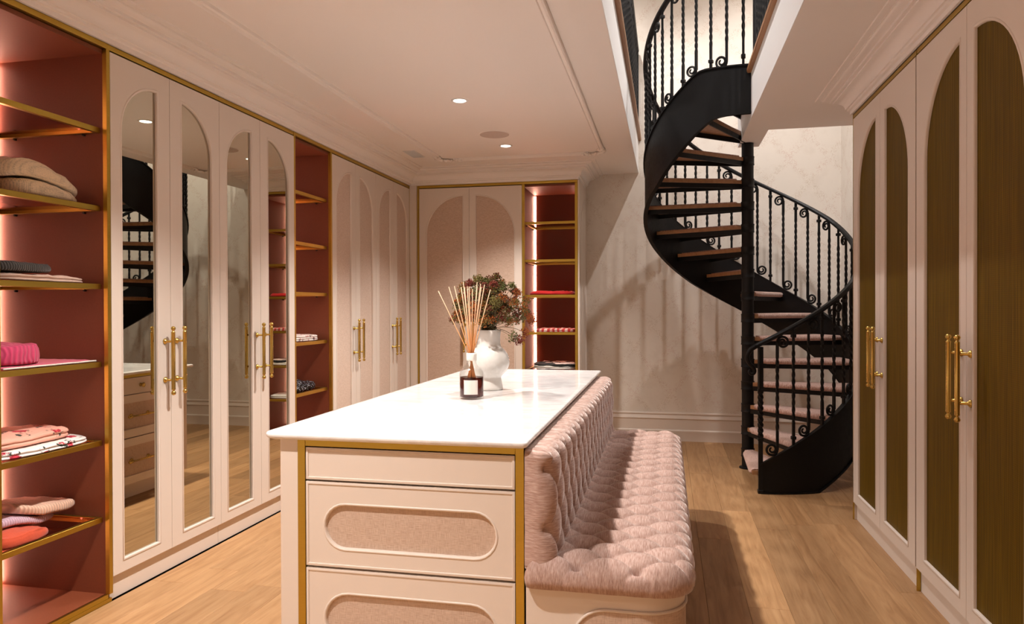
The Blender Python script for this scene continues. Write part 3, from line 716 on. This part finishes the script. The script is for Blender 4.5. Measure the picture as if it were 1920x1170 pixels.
MB().prism(plan, .085, .475).build('seat_base', 'paint', bench, auto=40)
MB().prism(rrect(px0, px1-.05, py0+.05, py1-.05, [.004, .12, .12, .004], 10), 0, .085).build('base_plinth', 'paint', bench, auto=40)
# a curved linen inset that wraps the rounded front corner
def along(sv):                                              # path from the front left round the corner along the right side
    L1 = (px1-.15)-px0; La = .15*pi/2
    if sv < L1: return (px0+sv, py0), (0, -1)
    if sv < L1+La: a = -pi/2+(sv-L1)/.15; return (px1-.15+.15*cos(a), py0+.15+.15*sin(a)), (cos(a), sin(a))
    return (px1, py0+.15+sv-L1-La), (1, 0)
def curve_inset(s0, s1, z0, z1):
    o = stadium(s0, s1, z0, z1, 12)
    def mp_(p, d): c_, n_ = along(p[0]); return (c_[0]+n_[0]*d, c_[1]+n_[1]*d, p[1])
    # strip mesh following the curve
    SV = [s0+(s1-s0)*i/40 for i in range(41)]; r = (z1-z0)/2; zc = (z0+z1)/2; vs = []; fs = []
    for sv in SV:
        e = min(sv-s0, s1-sv, r); hh_ = sqrt(max(0, r*r-(r-e)**2)); hh_ = max(hh_, .002)
        for q in (-1, -.5, 0, .5, 1): vs.append(mp_((sv, zc+q*hh_), .0015))
    for i in range(40):
        for j in range(4): fs.append((i*5+j, (i+1)*5+j, (i+1)*5+j+1, i*5+j+1))
    pn = MB().add(vs, fs).build('fabric_panel', 'linen', bench, smooth=True)
    top = [(sv, zc+max(.002, sqrt(max(0, r*r-(r-min(sv-s0, s1-sv, r))**2)))) for sv in SV]; bot = [(a, 2*zc-b_) for a, b_ in top][::-1]
    MB().tube([mp_(p, .003) for p in top+bot], .006, 6, closed=True).build('panel_moulding', 'paint', bench, smooth=True)
curve_inset(.165, .90, .17, .405)

# ------------------------------------------------------------------ vase, dried flowers, diffuser
VX, VY = -.997, 3.985
vp = [(.0, .0), (.076, .0), (.081, .004), (.080, .015), (.074, .05), (.070, .070), (.074, .078), (.092, .095), (.109, .118), (.118, .145), (.1195, .165), (.115, .190), (.103, .213), (.088, .230), (.076, .240), (.070, .246), (.0665, .262), (.065, .29), (.067, .315), (.071, .339), (.0695, .341), (.066, .338), (.061, .31), (.060, .27), (.066, .245), (.09, .21), (.10, .16), (.06, .10), (.0, .095)]
va = MB().lathe([p for p in vp if p[1] >= .24 or True], (VX, VY, IZ), 48, False).build('vase', 'ceramic', None, smooth=True)
va.data.transform(Matrix.Translation((-VX, -VY, -IZ))); va.location = (VX, VY, IZ)
va.data.materials.append(MATS['ceramic_matt'])
for p in va.data.polygons:
    zc = sum(va.data.vertices[i].co.z for i in p.vertices)/len(p.vertices)
    if zc > .243 or zc < .073: p.material_index = 1
tag(va, 'white ceramic vase with a round belly holding dried flowers', 'vase')
bq = thing('dried_bouquet', 'dried flower bouquet in rust, burgundy and olive standing in the white vase', 'flowers', (VX, VY, IZ+.3))
rb = random.Random(11)
st_ = MB(); heads = []
tries = 0
while len(heads) < 120 and tries < 9000:
    tries += 1
    a = rb.uniform(0, 2*pi); el = rb.uniform(-.22, 1.45); R_ = rb.uniform(.35, 1)
    d = Vector((cos(a)*cos(el)*.235, sin(a)*cos(el)*.19, sin(el)*.205+.085))*R_
    p = Vector((VX+.012, VY, IZ+.36))+d
    if p.z < IZ+.345 or (p.z < IZ+.39 and (p-Vector((VX, VY, p.z))).length < .13): continue
    if any((p-h).length < .034 for h in heads): continue
    heads.append(p)
for p, in (((VX+.215, VY-.05, IZ+.33),), ((VX+.19, VY-.09, IZ+.29),), ((VX+.245, VY-.02, IZ+.40),), ((VX+.16, VY-.11, IZ+.305),)):
    heads.append(Vector(p))
kinds = ['rust_floret', 'olive_floret', 'burgundy_floret', 'rust_floret', 'green_floret', 'olive_floret', 'rust_floret']
for k, p in enumerate(heads):
    rim = Vector((VX+rb.uniform(-.04, .04), VY+rb.uniform(-.04, .04), IZ+.354)); foot = Vector((VX+(rim.x-VX)*.4, VY+(rim.y-VY)*.4, IZ+.2))
    mid = rim.lerp(p, .55)+Vector((0, 0, .03))
    path = [foot, rim]+[(rim*(1-q)**2+mid*2*q*(1-q)+p*q*q) for q in (.25, .5, .75, 1)]
    st_.tube(path, [.0022, .002, .0018, .0015, .0013, .001], 5)
    hb = MB(); R_ = rb.uniform(.026, .040)
    out = (p-Vector((VX, VY, IZ+.34))).normalized()
    for q in range(rb.randint(80, 105)):
        dv = Vector((rb.gauss(0, 1), rb.gauss(0, 1), rb.gauss(0, 1))).normalized()
        if dv.dot(out) < -.35: dv = -dv
        c_ = p+dv*R_*rb.uniform(.45, 1.05); s_ = rb.uniform(.0030, .0062)
        t1 = dv.orthogonal().normalized(); t1.rotate(Matrix.Rotation(rb.uniform(0, 6), 3, dv)); t2 = dv.cross(t1); lift = dv*s_*rb.uniform(.1, .8)
        hb.add([tuple(c_-dv*s_*.5), tuple(c_+t1*s_+lift), tuple(c_+t2*s_+lift), tuple(c_-t1*s_+lift), tuple(c_-t2*s_+lift)], [(0, 1, 2), (0, 2, 3), (0, 3, 4), (0, 4, 1)])
        if q % 4 == 0: hb.tube([tuple(p-out*R_*.3), tuple(c_)], .0008, 3)
    kd = kinds[(k+int(3*noise.noise(p*9))) % 7]
    if p.z > IZ+.57: kd = rb.choice(['burgundy_floret', 'olive_floret', 'green_floret'])
    h_ = hb.build('flower_head', kd, bq); h_['kind'] = 'stuff'
    h_.data.materials.append(MATS[rb.choice(['rust_floret', 'olive_floret', 'stem_brown', 'burgundy_floret'])])
    for i_, p_ in enumerate(h_.data.polygons): p_.material_index = 1 if (i_//4*2654435761 % 1000) < 420 else 0
s_ = st_.build('stems', 'stem_brown', bq); s_['kind'] = 'stuff'

DX, DY = -.984, 3.567
df = thing('reed_diffuser', 'glass reed diffuser bottle with dark amber liquid and a cream label', 'diffuser', (DX, DY, IZ))
r_ = .0635
MB().lathe([(.0, 0), (.058, 0), (.0625, .003), (r_, .008), (r_, .125), (.060, .140), (.050, .156), (.036, .170), (.027, .180), (.024, .190), (.0235, .236), (.0215, .236), (.0215, .19), (.025, .178), (.034, .166), (.048, .152), (.057, .137), (r_-.004, .123), (r_-.004, .012), (.05, .008), (0, .008)], (DX, DY, IZ), 40, False).build('bottle', 'glass', df, smooth=True)
MB().lathe([(0, .009), (.05, .009), (r_-.0036, .013), (r_-.0036, .112), (0, .112)], (DX, DY, IZ), 40, False).build('liquid', 'liquid', df, auto=50)
MB().lathe([(.0242, .196), (.0262, .197), (.0268, .204), (.0268, .228), (.0262, .235), (.0242, .236)], (DX, DY, IZ), 32, False).build('collar', 'linen_wrap', df, smooth=True)
def on_bottle(u, z, R_): a = -pi/2+.19+u/R_; return (DX+R_*cos(a), DY+R_*sin(a), IZ+z)
def patch(u0, u1, z0, z1, R_, n=10):
    vs = []; fs = []
    for i in range(n+1):
        u = u0+(u1-u0)*i/n; vs += [on_bottle(u, z0, R_), on_bottle(u, z1, R_), on_bottle(u, z0, R_-.0006), on_bottle(u, z1, R_-.0006)]
    for i in range(n): a = i*4; b_ = a+4; fs += [(a, b_, b_+1, a+1), (a+2, a+3, b_+3, b_+2), (a, a+2, b_+2, b_), (a+1, b_+1, b_+3, a+3)]
    fs += [(0, 1, 3, 2), (n*4, n*4+2, n*4+3, n*4+1)]
    return MB().add(vs, fs)
lab = patch(-.037, .037, .027, .100, r_+.0009).build('label', 'paper', df, smooth=False)
em = MB()
for sg in (-1, 1):
    em.tube([on_bottle(sg*(.001+.006*sin(q*pi/8)), .066+.016*q/8, r_+.0014) for q in range(9)], .0006, 5)
em.tube([on_bottle(.012*cos(q*pi/10), .050+.004*sin(q*pi/5), r_+.0014) for q in range(11)], .0005, 4)
em.build('crest', 'paper_ink', lab)
rr_ = random.Random(5)
tips = [(-1.168, 1.536), (-1.115, 1.558), (-1.086, 1.562), (-1.054, 1.556), (-1.036, 1.583), (-1.020, 1.560), (-1.006, 1.553), (-.996, 1.556), (-.967, 1.581), (-.958, 1.560), (-.944, 1.555), (-.924, 1.569), (-.914, 1.567), (-.877, 1.540), (-.980, 1.545), (-.935, 1.55)]
for k, (tx, tz) in enumerate(tips):
    ty = DY+rr_.uniform(-.05, .06); T = Vector((tx, ty, tz)); nk = Vector((DX+(tx-DX)*.10, DY+(ty-DY)*.16, IZ+.236))
    dr = (nk-T).normalized(); tt = (IZ+.016-nk.z)/dr.z; ft = nk+dr*tt
    ft.x = DX+max(-.045, min(.045, ft.x-DX)); ft.y = DY+max(-.03, min(.03, ft.y-DY))
    MB().tube([tuple(ft), tuple(nk), tuple(T)], .0024, 7).build('reed', 'reed', df)

# ------------------------------------------------------------------ ceiling fittings
def downlight(x_, y_, label):
    t_ = thing('downlight', label, 'ceiling light', (x_, y_, CEIL), 'recessed ceiling downlights')
    MB().lathe([(.043, -.0005), (.043, -.004), (.050, -.007), (.058, -.006), (.061, -.001), (.061, 0)], (x_, y_, CEIL), 32, False).build('trim_ring', 'fascia', t_, smooth=True)
    MB().lathe([(0, -.0012), (.043, -.0012), (.043, -.003), (0, -.003)], (x_, y_, CEIL), 32, False).build('lens', 'lens', t_)
downlight(-1.425, 4.875, 'lit round ceiling downlight nearer the viewer, in front of the round speaker grille')
downlight(-1.420, 6.330, 'lit round ceiling downlight behind the speaker grille, nearer the far wall')
t = thing('ceiling_speaker', 'round flush speaker grille in the ceiling beside a downlight', 'speaker', (-1.42, 5.898, CEIL))
MB().lathe([(0, -.0015), (.122, -.0015), (.126, -.004), (.130, -.004), (.132, -.0008), (.132, 0)], (-1.42, 5.898, CEIL), 48, False).build('rim', 'wall_paint', t, smooth=True)
MB().lathe([(0, -.0045), (.1235, -.0045), (.1235, -.0022), (0, -.0022)], (-1.42, 5.898, CEIL), 48, False).build('grille', 'grille', t)
t = thing('air_vent', 'small rectangular air vent in the ceiling near the left crown moulding', 'vent', (-2.345, 6.47, CEIL))
MB().box((-2.40, 6.33, CEIL-.003), (-2.29, 6.61, CEIL-.0005)).build('vent_plate', 'dark', t)
for k in range(15):
    y_ = 6.338+k*.0190
    MB().box((-2.396, y_, CEIL-.008), (-2.294, y_+.0065, CEIL-.0032)).build('slat', 'fascia', t)
vf = MB()
for a, b_ in (((-2.404, 6.326), (-2.398, 6.614)), ((-2.292, 6.326), (-2.286, 6.614)), ((-2.398, 6.326), (-2.292, 6.332)), ((-2.398, 6.608), (-2.292, 6.614))): vf.box((*a, CEIL-.008), (*b_, CEIL-.0003))
vf.build('vent_frame', 'fascia', t)

# ------------------------------------------------------------------ spiral staircase
SXc, SYc, SR = .709, 6.73, .895
def sp(th, R_, z): a = radians(th); return (SXc+R_*sin(a), SYc-R_*cos(a), z)
def lerp_tab(tab, x_):
    if x_ <= tab[0][0]: return tab[0][1]
    for (a, va_), (b_, vb_) in zip(tab, tab[1:]):
        if x_ <= b_: return va_+(vb_-va_)*(x_-a)/(b_-a)
    return tab[-1][1]
TOP = [(0, .225), (30, .502), (50, .69), (75, .93), (120, 1.340), (150, 1.60), (180, 1.891), (210, 2.177), (240, 2.453), (270, 2.743), (300, 3.035), (328, 3.315), (332, 3.335), (360, 3.318)]
LOW = [(0, 0), (29, 0), (36.5, .06), (42.5, .108), (49, .156), (56.5, .216), (75, .37), (90, .52), (105, .69), (120, .86), (150, 1.144), (180, 1.425), (210, 1.68), (240, 1.967), (270, 2.237), (300, 2.488), (330, 2.86), (337, 2.93), (342, 2.945), (360, 2.945)]
RAIL = [(-2, 1.135), (30, 1.40), (60, 1.655), (90, 1.945), (120, 2.25), (150, 2.525), (180, 2.79), (210, 3.065), (240, 3.35), (270, 3.635), (300, 3.93), (330, 4.21), (352, 4.40)]
stair = thing('spiral_staircase', 'black iron spiral staircase with twisted balusters winding up to the opening', 'staircase', (SXc, SYc, 0))
pole = MB().lathe([(.0, 0), (.075, 0), (.075, .012), (.052, .02), (.052, 2.908), (0, 2.908)], (SXc, SYc, 0), 28, False).build('centre_pole', 'iron', stair, auto=40)
TOT = 356.5
b = MB(); n = 110; vs = []; fs = []
for i in range(n+1):
    th = TOT*i/n; zt, zl = lerp_tab(TOP, th), lerp_tab(LOW, th)
    sec = [(SR-.010, zl), (SR-.010, zt), (SR+.010, zt), (SR+.010, zl)]
    vs += [sp(th, r_, z) for r_, z in sec]
for i in range(n):
    for k in range(4): fs.append((i*4+k, i*4+(k+1) % 4, (i+1)*4+(k+1) % 4, (i+1)*4+k))
fs += [(0, 1, 2, 3), (n*4+3, n*4+2, n*4+1, n*4)]
sg_ = b.add(vs, fs).build('stringer', 'iron', stair, auto=35)
def flange(off, tab, name):
    vs = []; fs = []
    for i in range(n+1):
        th = TOT*i/n; z = lerp_tab(tab, th)+off; vs += [sp(th, r_, z+dz) for r_, dz in ((SR-.013, -.006), (SR-.013, .006), (SR+.024, .006), (SR+.024, -.006))]
    for i in range(n):
        for k in range(4): fs.append((i*4+k, i*4+(k+1) % 4, (i+1)*4+(k+1) % 4, (i+1)*4+k))
    fs.extend([(0, 1, 2, 3), (n*4+3, n*4+2, n*4+1, n*4)])
    MB().add(vs, fs).build(name, 'iron', sg_, auto=35)
flange(.002, TOP, 'top_flange'); flange(.006, LOW, 'bottom_flange')
RISE = .2007
for k in range(1, 17):
    z = .180+RISE*(k-1); th0 = 22.3*(k-1)-2; th1 = th0+24.3 if k < 16 else 356.0
    MB().lathe([(.052, z-.075), (.0585, z-.075), (.0585, z-.067), (.0565, z-.064), (.0565, z-.012), (.0585, z-.009), (.0585, z), (.052, z)], (SXc, SYc, 0), 24, False).build('collar', 'iron', pole, auto=40) if k < 15 else None
    m_ = 8
    arcp = lambda r_, a, c_: [sp(a+(c_-a)*i/m_, r_, 0)[:2] for i in range(m_+1)]
    def chord(th, r0_, r1_, off):                            # a nosing line parallel to the radius, shifted by off
        a = radians(th); dx, dy = sin(a), -cos(a); nx, ny = cos(a), sin(a)
        return [(SXc+dx*r0_+nx*off, SYc+dy*r0_+ny*off), (SXc+dx*r1_+nx*off, SYc+dy*r1_+ny*off)]
    f0 = chord(th0, .055, SR-.012, -.030); f1 = chord(th1, .055, SR-.012, .0)
    po = [f0[0], f0[1]]+arcp(SR-.012, th0+.5, th1-.5)+[f1[1], f1[0]]
    td = MB().prism(po, z-.040, z-.008).build('tread', 'tread_wood', stair)
    def bar(th, off, wd, za, zb):
        a, c_ = chord(th, .05, SR-.011, off), chord(th, .05, SR-.011, off+wd)
        return MB().prism([a[0], a[1], c_[1], c_[0]], za, zb)
    if k > 1: bar(th0, -.026, .012, z-.082, z-.041).build('steel_bar', 'iron', td)
    bar(th1, -.014, .012, z-.082, z-.041).build('steel_bar', 'iron', td)
    # carpet with a rolled nose
    r0, r1 = .10, SR-.022
    sec = [(.0, -.006), (-.034, -.044), (-.046, -.040), (-.052, -.028), (-.050, -.012), (-.040, -.001), (-.02, .004)]
    vs = []; fs = []; S = 12
    for i in range(S+1):
        r_ = r0+(r1-r0)*i/S; a = radians(th0); dx, dy = sin(a), -cos(a); nx, ny = cos(a), sin(a)
        e = .7+.3*min(1, min(i, S-i)/1.0)
        for o_, dz in sec[1:]: vs.append((SXc+dx*r_+nx*o_*e, SYc+dy*r_+ny*o_*e, z+dz*e))
        q = sp(th1-3, r_, z+.004); vs.append(q); q = sp(th1-3, r_, z-.0075); vs.append(q)
    kk = len(sec)+1
    for i in range(S):
        for j in range(kk): fs.append((i*kk+j, i*kk+(j+1) % kk, (i+1)*kk+(j+1) % kk, (i+1)*kk+j))
    fs += [tuple(range(kk)), tuple(S*kk+j for j in reversed(range(kk)))]
    MB().add(vs, fs).build('carpet', 'carpet', td, auto=60)
# balusters: plain ones and ones with scrolled hooks
HB = .915
def bal_mesh(hook, H=HB):
    b = MB(); q = .0105
    z0, z1 = (.045, H-.045) if hook else (0, H)
    n_ = 64; path = []; tw = []; ta, tb = .20*H, .82*H
    for i in range(n_+1):
        z = z0+(z1-z0)*i/n_; path.append((0, 0, z)); tw.append(pi/4+2*pi*2.6*max(0, min(1, (z-ta)/(tb-ta))))
    b.tube(path, q*1.28, 4, twist=tw)
    if hook:
        for sgn, zz, dz in ((-1, z0, -1), (1, z1, 1)):
            # sgn: along the rail, downhill at the foot, uphill at the top
            x_, z = 0, zz; hd = 0; p = [(0, 0, z)]
            for i in range(70):
                tot = i*9; R_ = .040 if tot < 170 else .040-.029*(tot-170)/460
                ds = R_*radians(9); x_ += sgn*sin(radians(tot))*ds; z += dz*cos(radians(tot))*ds; p.append((x_, 0, z))
            b.tube(p, [.0095]*45+[.0095-.003*i/26 for i in range(26)], 7)
    else:
        for z in (.062, H-.062): b.box((-.017, -.017, z-.013), (.017, .017, z+.013), .003)
    me = b.mesh('baluster'); me.materials.append(MATS['iron']); me.shade_smooth(); me.set_sharp_from_angle(angle=radians(35)); return me
ME_A, ME_B = bal_mesh(False), bal_mesh(True)
for i in range(1, 45):
    th = 8*i; z = lerp_tab(TOP, th)
    if th > 354: break
    o = bpy.data.objects.new('baluster', ME_B if i % 2 else ME_A); COL.objects.link(o); o.parent = stair
    c_ = sp(th, SR, z); o.location = (c_[0]-SXc, c_[1]-SYc, z); o.rotation_euler = (0, 0, radians(th))
    o.scale.z = (lerp_tab(RAIL, th)-z)/HB
# newel
nb = MB(); path = []; tw = []; c_ = sp(0, SR, 0)
for i in range(61): z = .015+1.122*i/60; path.append((c_[0], c_[1], z)); tw.append(pi/4+2*pi*2.2*max(0, min(1, (z-.42)/.38)))
nb.tube(path, .023, 4, twist=tw).box((c_[0]-.022, c_[1]-.022, 0), (c_[0]+.022, c_[1]+.022, .03), .004)
for z in (.42, .80): nb.box((c_[0]-.021, c_[1]-.021, z-.012), (c_[0]+.021, c_[1]+.021, z+.012), .003)
nb.build('newel_post', 'iron', stair, auto=35)
# handrail: a flat topped bar swept up the helix, ending in a scroll at the foot
def rail_sweep(points, parent, name, hw=.024, hh=.017):
    sec = [(-hw, -hh*.6), (-hw*.6, -hh), (hw*.6, -hh), (hw, -hh*.6), (hw, hh*.3), (hw*.55, hh), (-hw*.55, hh), (-hw, hh*.3)]
    vs = []; fs = []; K_ = len(sec); P_ = [Vector(p) for p in points]
    for i, p in enumerate(P_):
        d = (P_[min(i+1, len(P_)-1)]-P_[max(i-1, 0)]); h_ = Vector((d.x, d.y, 0))
        if h_.length < 1e-6: h_ = Vector((1, 0, 0))
        h_.normalize(); sd = Vector((h_.y, -h_.x, 0)); up_ = sd.cross(d).normalized()
        for a, c_ in sec: vs.append(tuple(p+sd*a+up_*c_))
    for i in range(len(P_)-1):
        for k in range(K_): fs.append((i*K_+k, i*K_+(k+1) % K_, (i+1)*K_+(k+1) % K_, (i+1)*K_+k))
    fs += [tuple(range(K_)), tuple((len(P_)-1)*K_+k for k in reversed(range(K_)))]
    return MB().add(vs, fs).build(name, 'iron', parent, auto=40)
hr = rail_sweep([sp(th, SR, lerp_tab(RAIL, th)+.01) for th in range(-2, 353, 3)], stair, 'handrail')
s0 = sp(-2, SR, lerp_tab(RAIL, -2)+.01)
ctl = [(0, 0), (-.040, -.030), (-.064, -.072), (-.066, -.105), (-.048, -.142), (-.024, -.166), (-.012, -.192), (-.018, -.214), (-.038, -.220), (-.052, -.206), (-.048, -.190), (-.036, -.192)]
p = []
for i in range(len(ctl)-1):
    q0, q1, q2, q3 = ctl[max(i-1, 0)], ctl[i], ctl[i+1], ctl[min(i+2, len(ctl)-1)]
    for j in range(5):
        t_ = j/5; f_ = [.5*(2*b_+(c_-a_)*t_+(2*a_-5*b_+4*c_-d_)*t_**2+(3*b_-a_-3*c_+d_)*t_**3) for a_, b_, c_, d_ in zip(q0, q1, q2, q3)]
        p.append((s0[0]+f_[0], s0[1], s0[2]+f_[1]))
MB().tube(p, [.020-.011*i/len(p) for i in range(len(p))], 8).build('rail_scroll', 'iron', hr, smooth=True)
# ------------------------------------------------------------------ guard rails upstairs
def guard(label, x_, ya, yb, d_):
    t_ = thing('guard_rail', label, 'railing', (x_, (ya+yb)/2, UPZ))
    n_ = int((yb-ya)/.122)
    for i in range(n_+1):
        o = bpy.data.objects.new('baluster', ME_B if i % 2 else ME_A); COL.objects.link(o); o.parent = t_
        o.location = (0, ya+i*(yb-ya)/n_-(ya+yb)/2, 0); o.rotation_euler = (0, 0, pi/2)
    MB().box((x_-.024, ya-.02, UPZ+HB-.004), (x_+.024, yb+.02, UPZ+HB+.028), .008).build('handrail', 'iron', t_)
    for y_ in (ya, yb): MB().box((x_-.02, y_-.02, UPZ), (x_+.02, y_+.02, UPZ+HB), .003).build('post', 'iron', t_)
guard('black iron guard rail upstairs along the left edge of the opening', -.315, 2.3, 7.90, 1)
guard('black iron guard rail upstairs along the right edge above the stair landing', .665, 2.3, 5.74, 1)
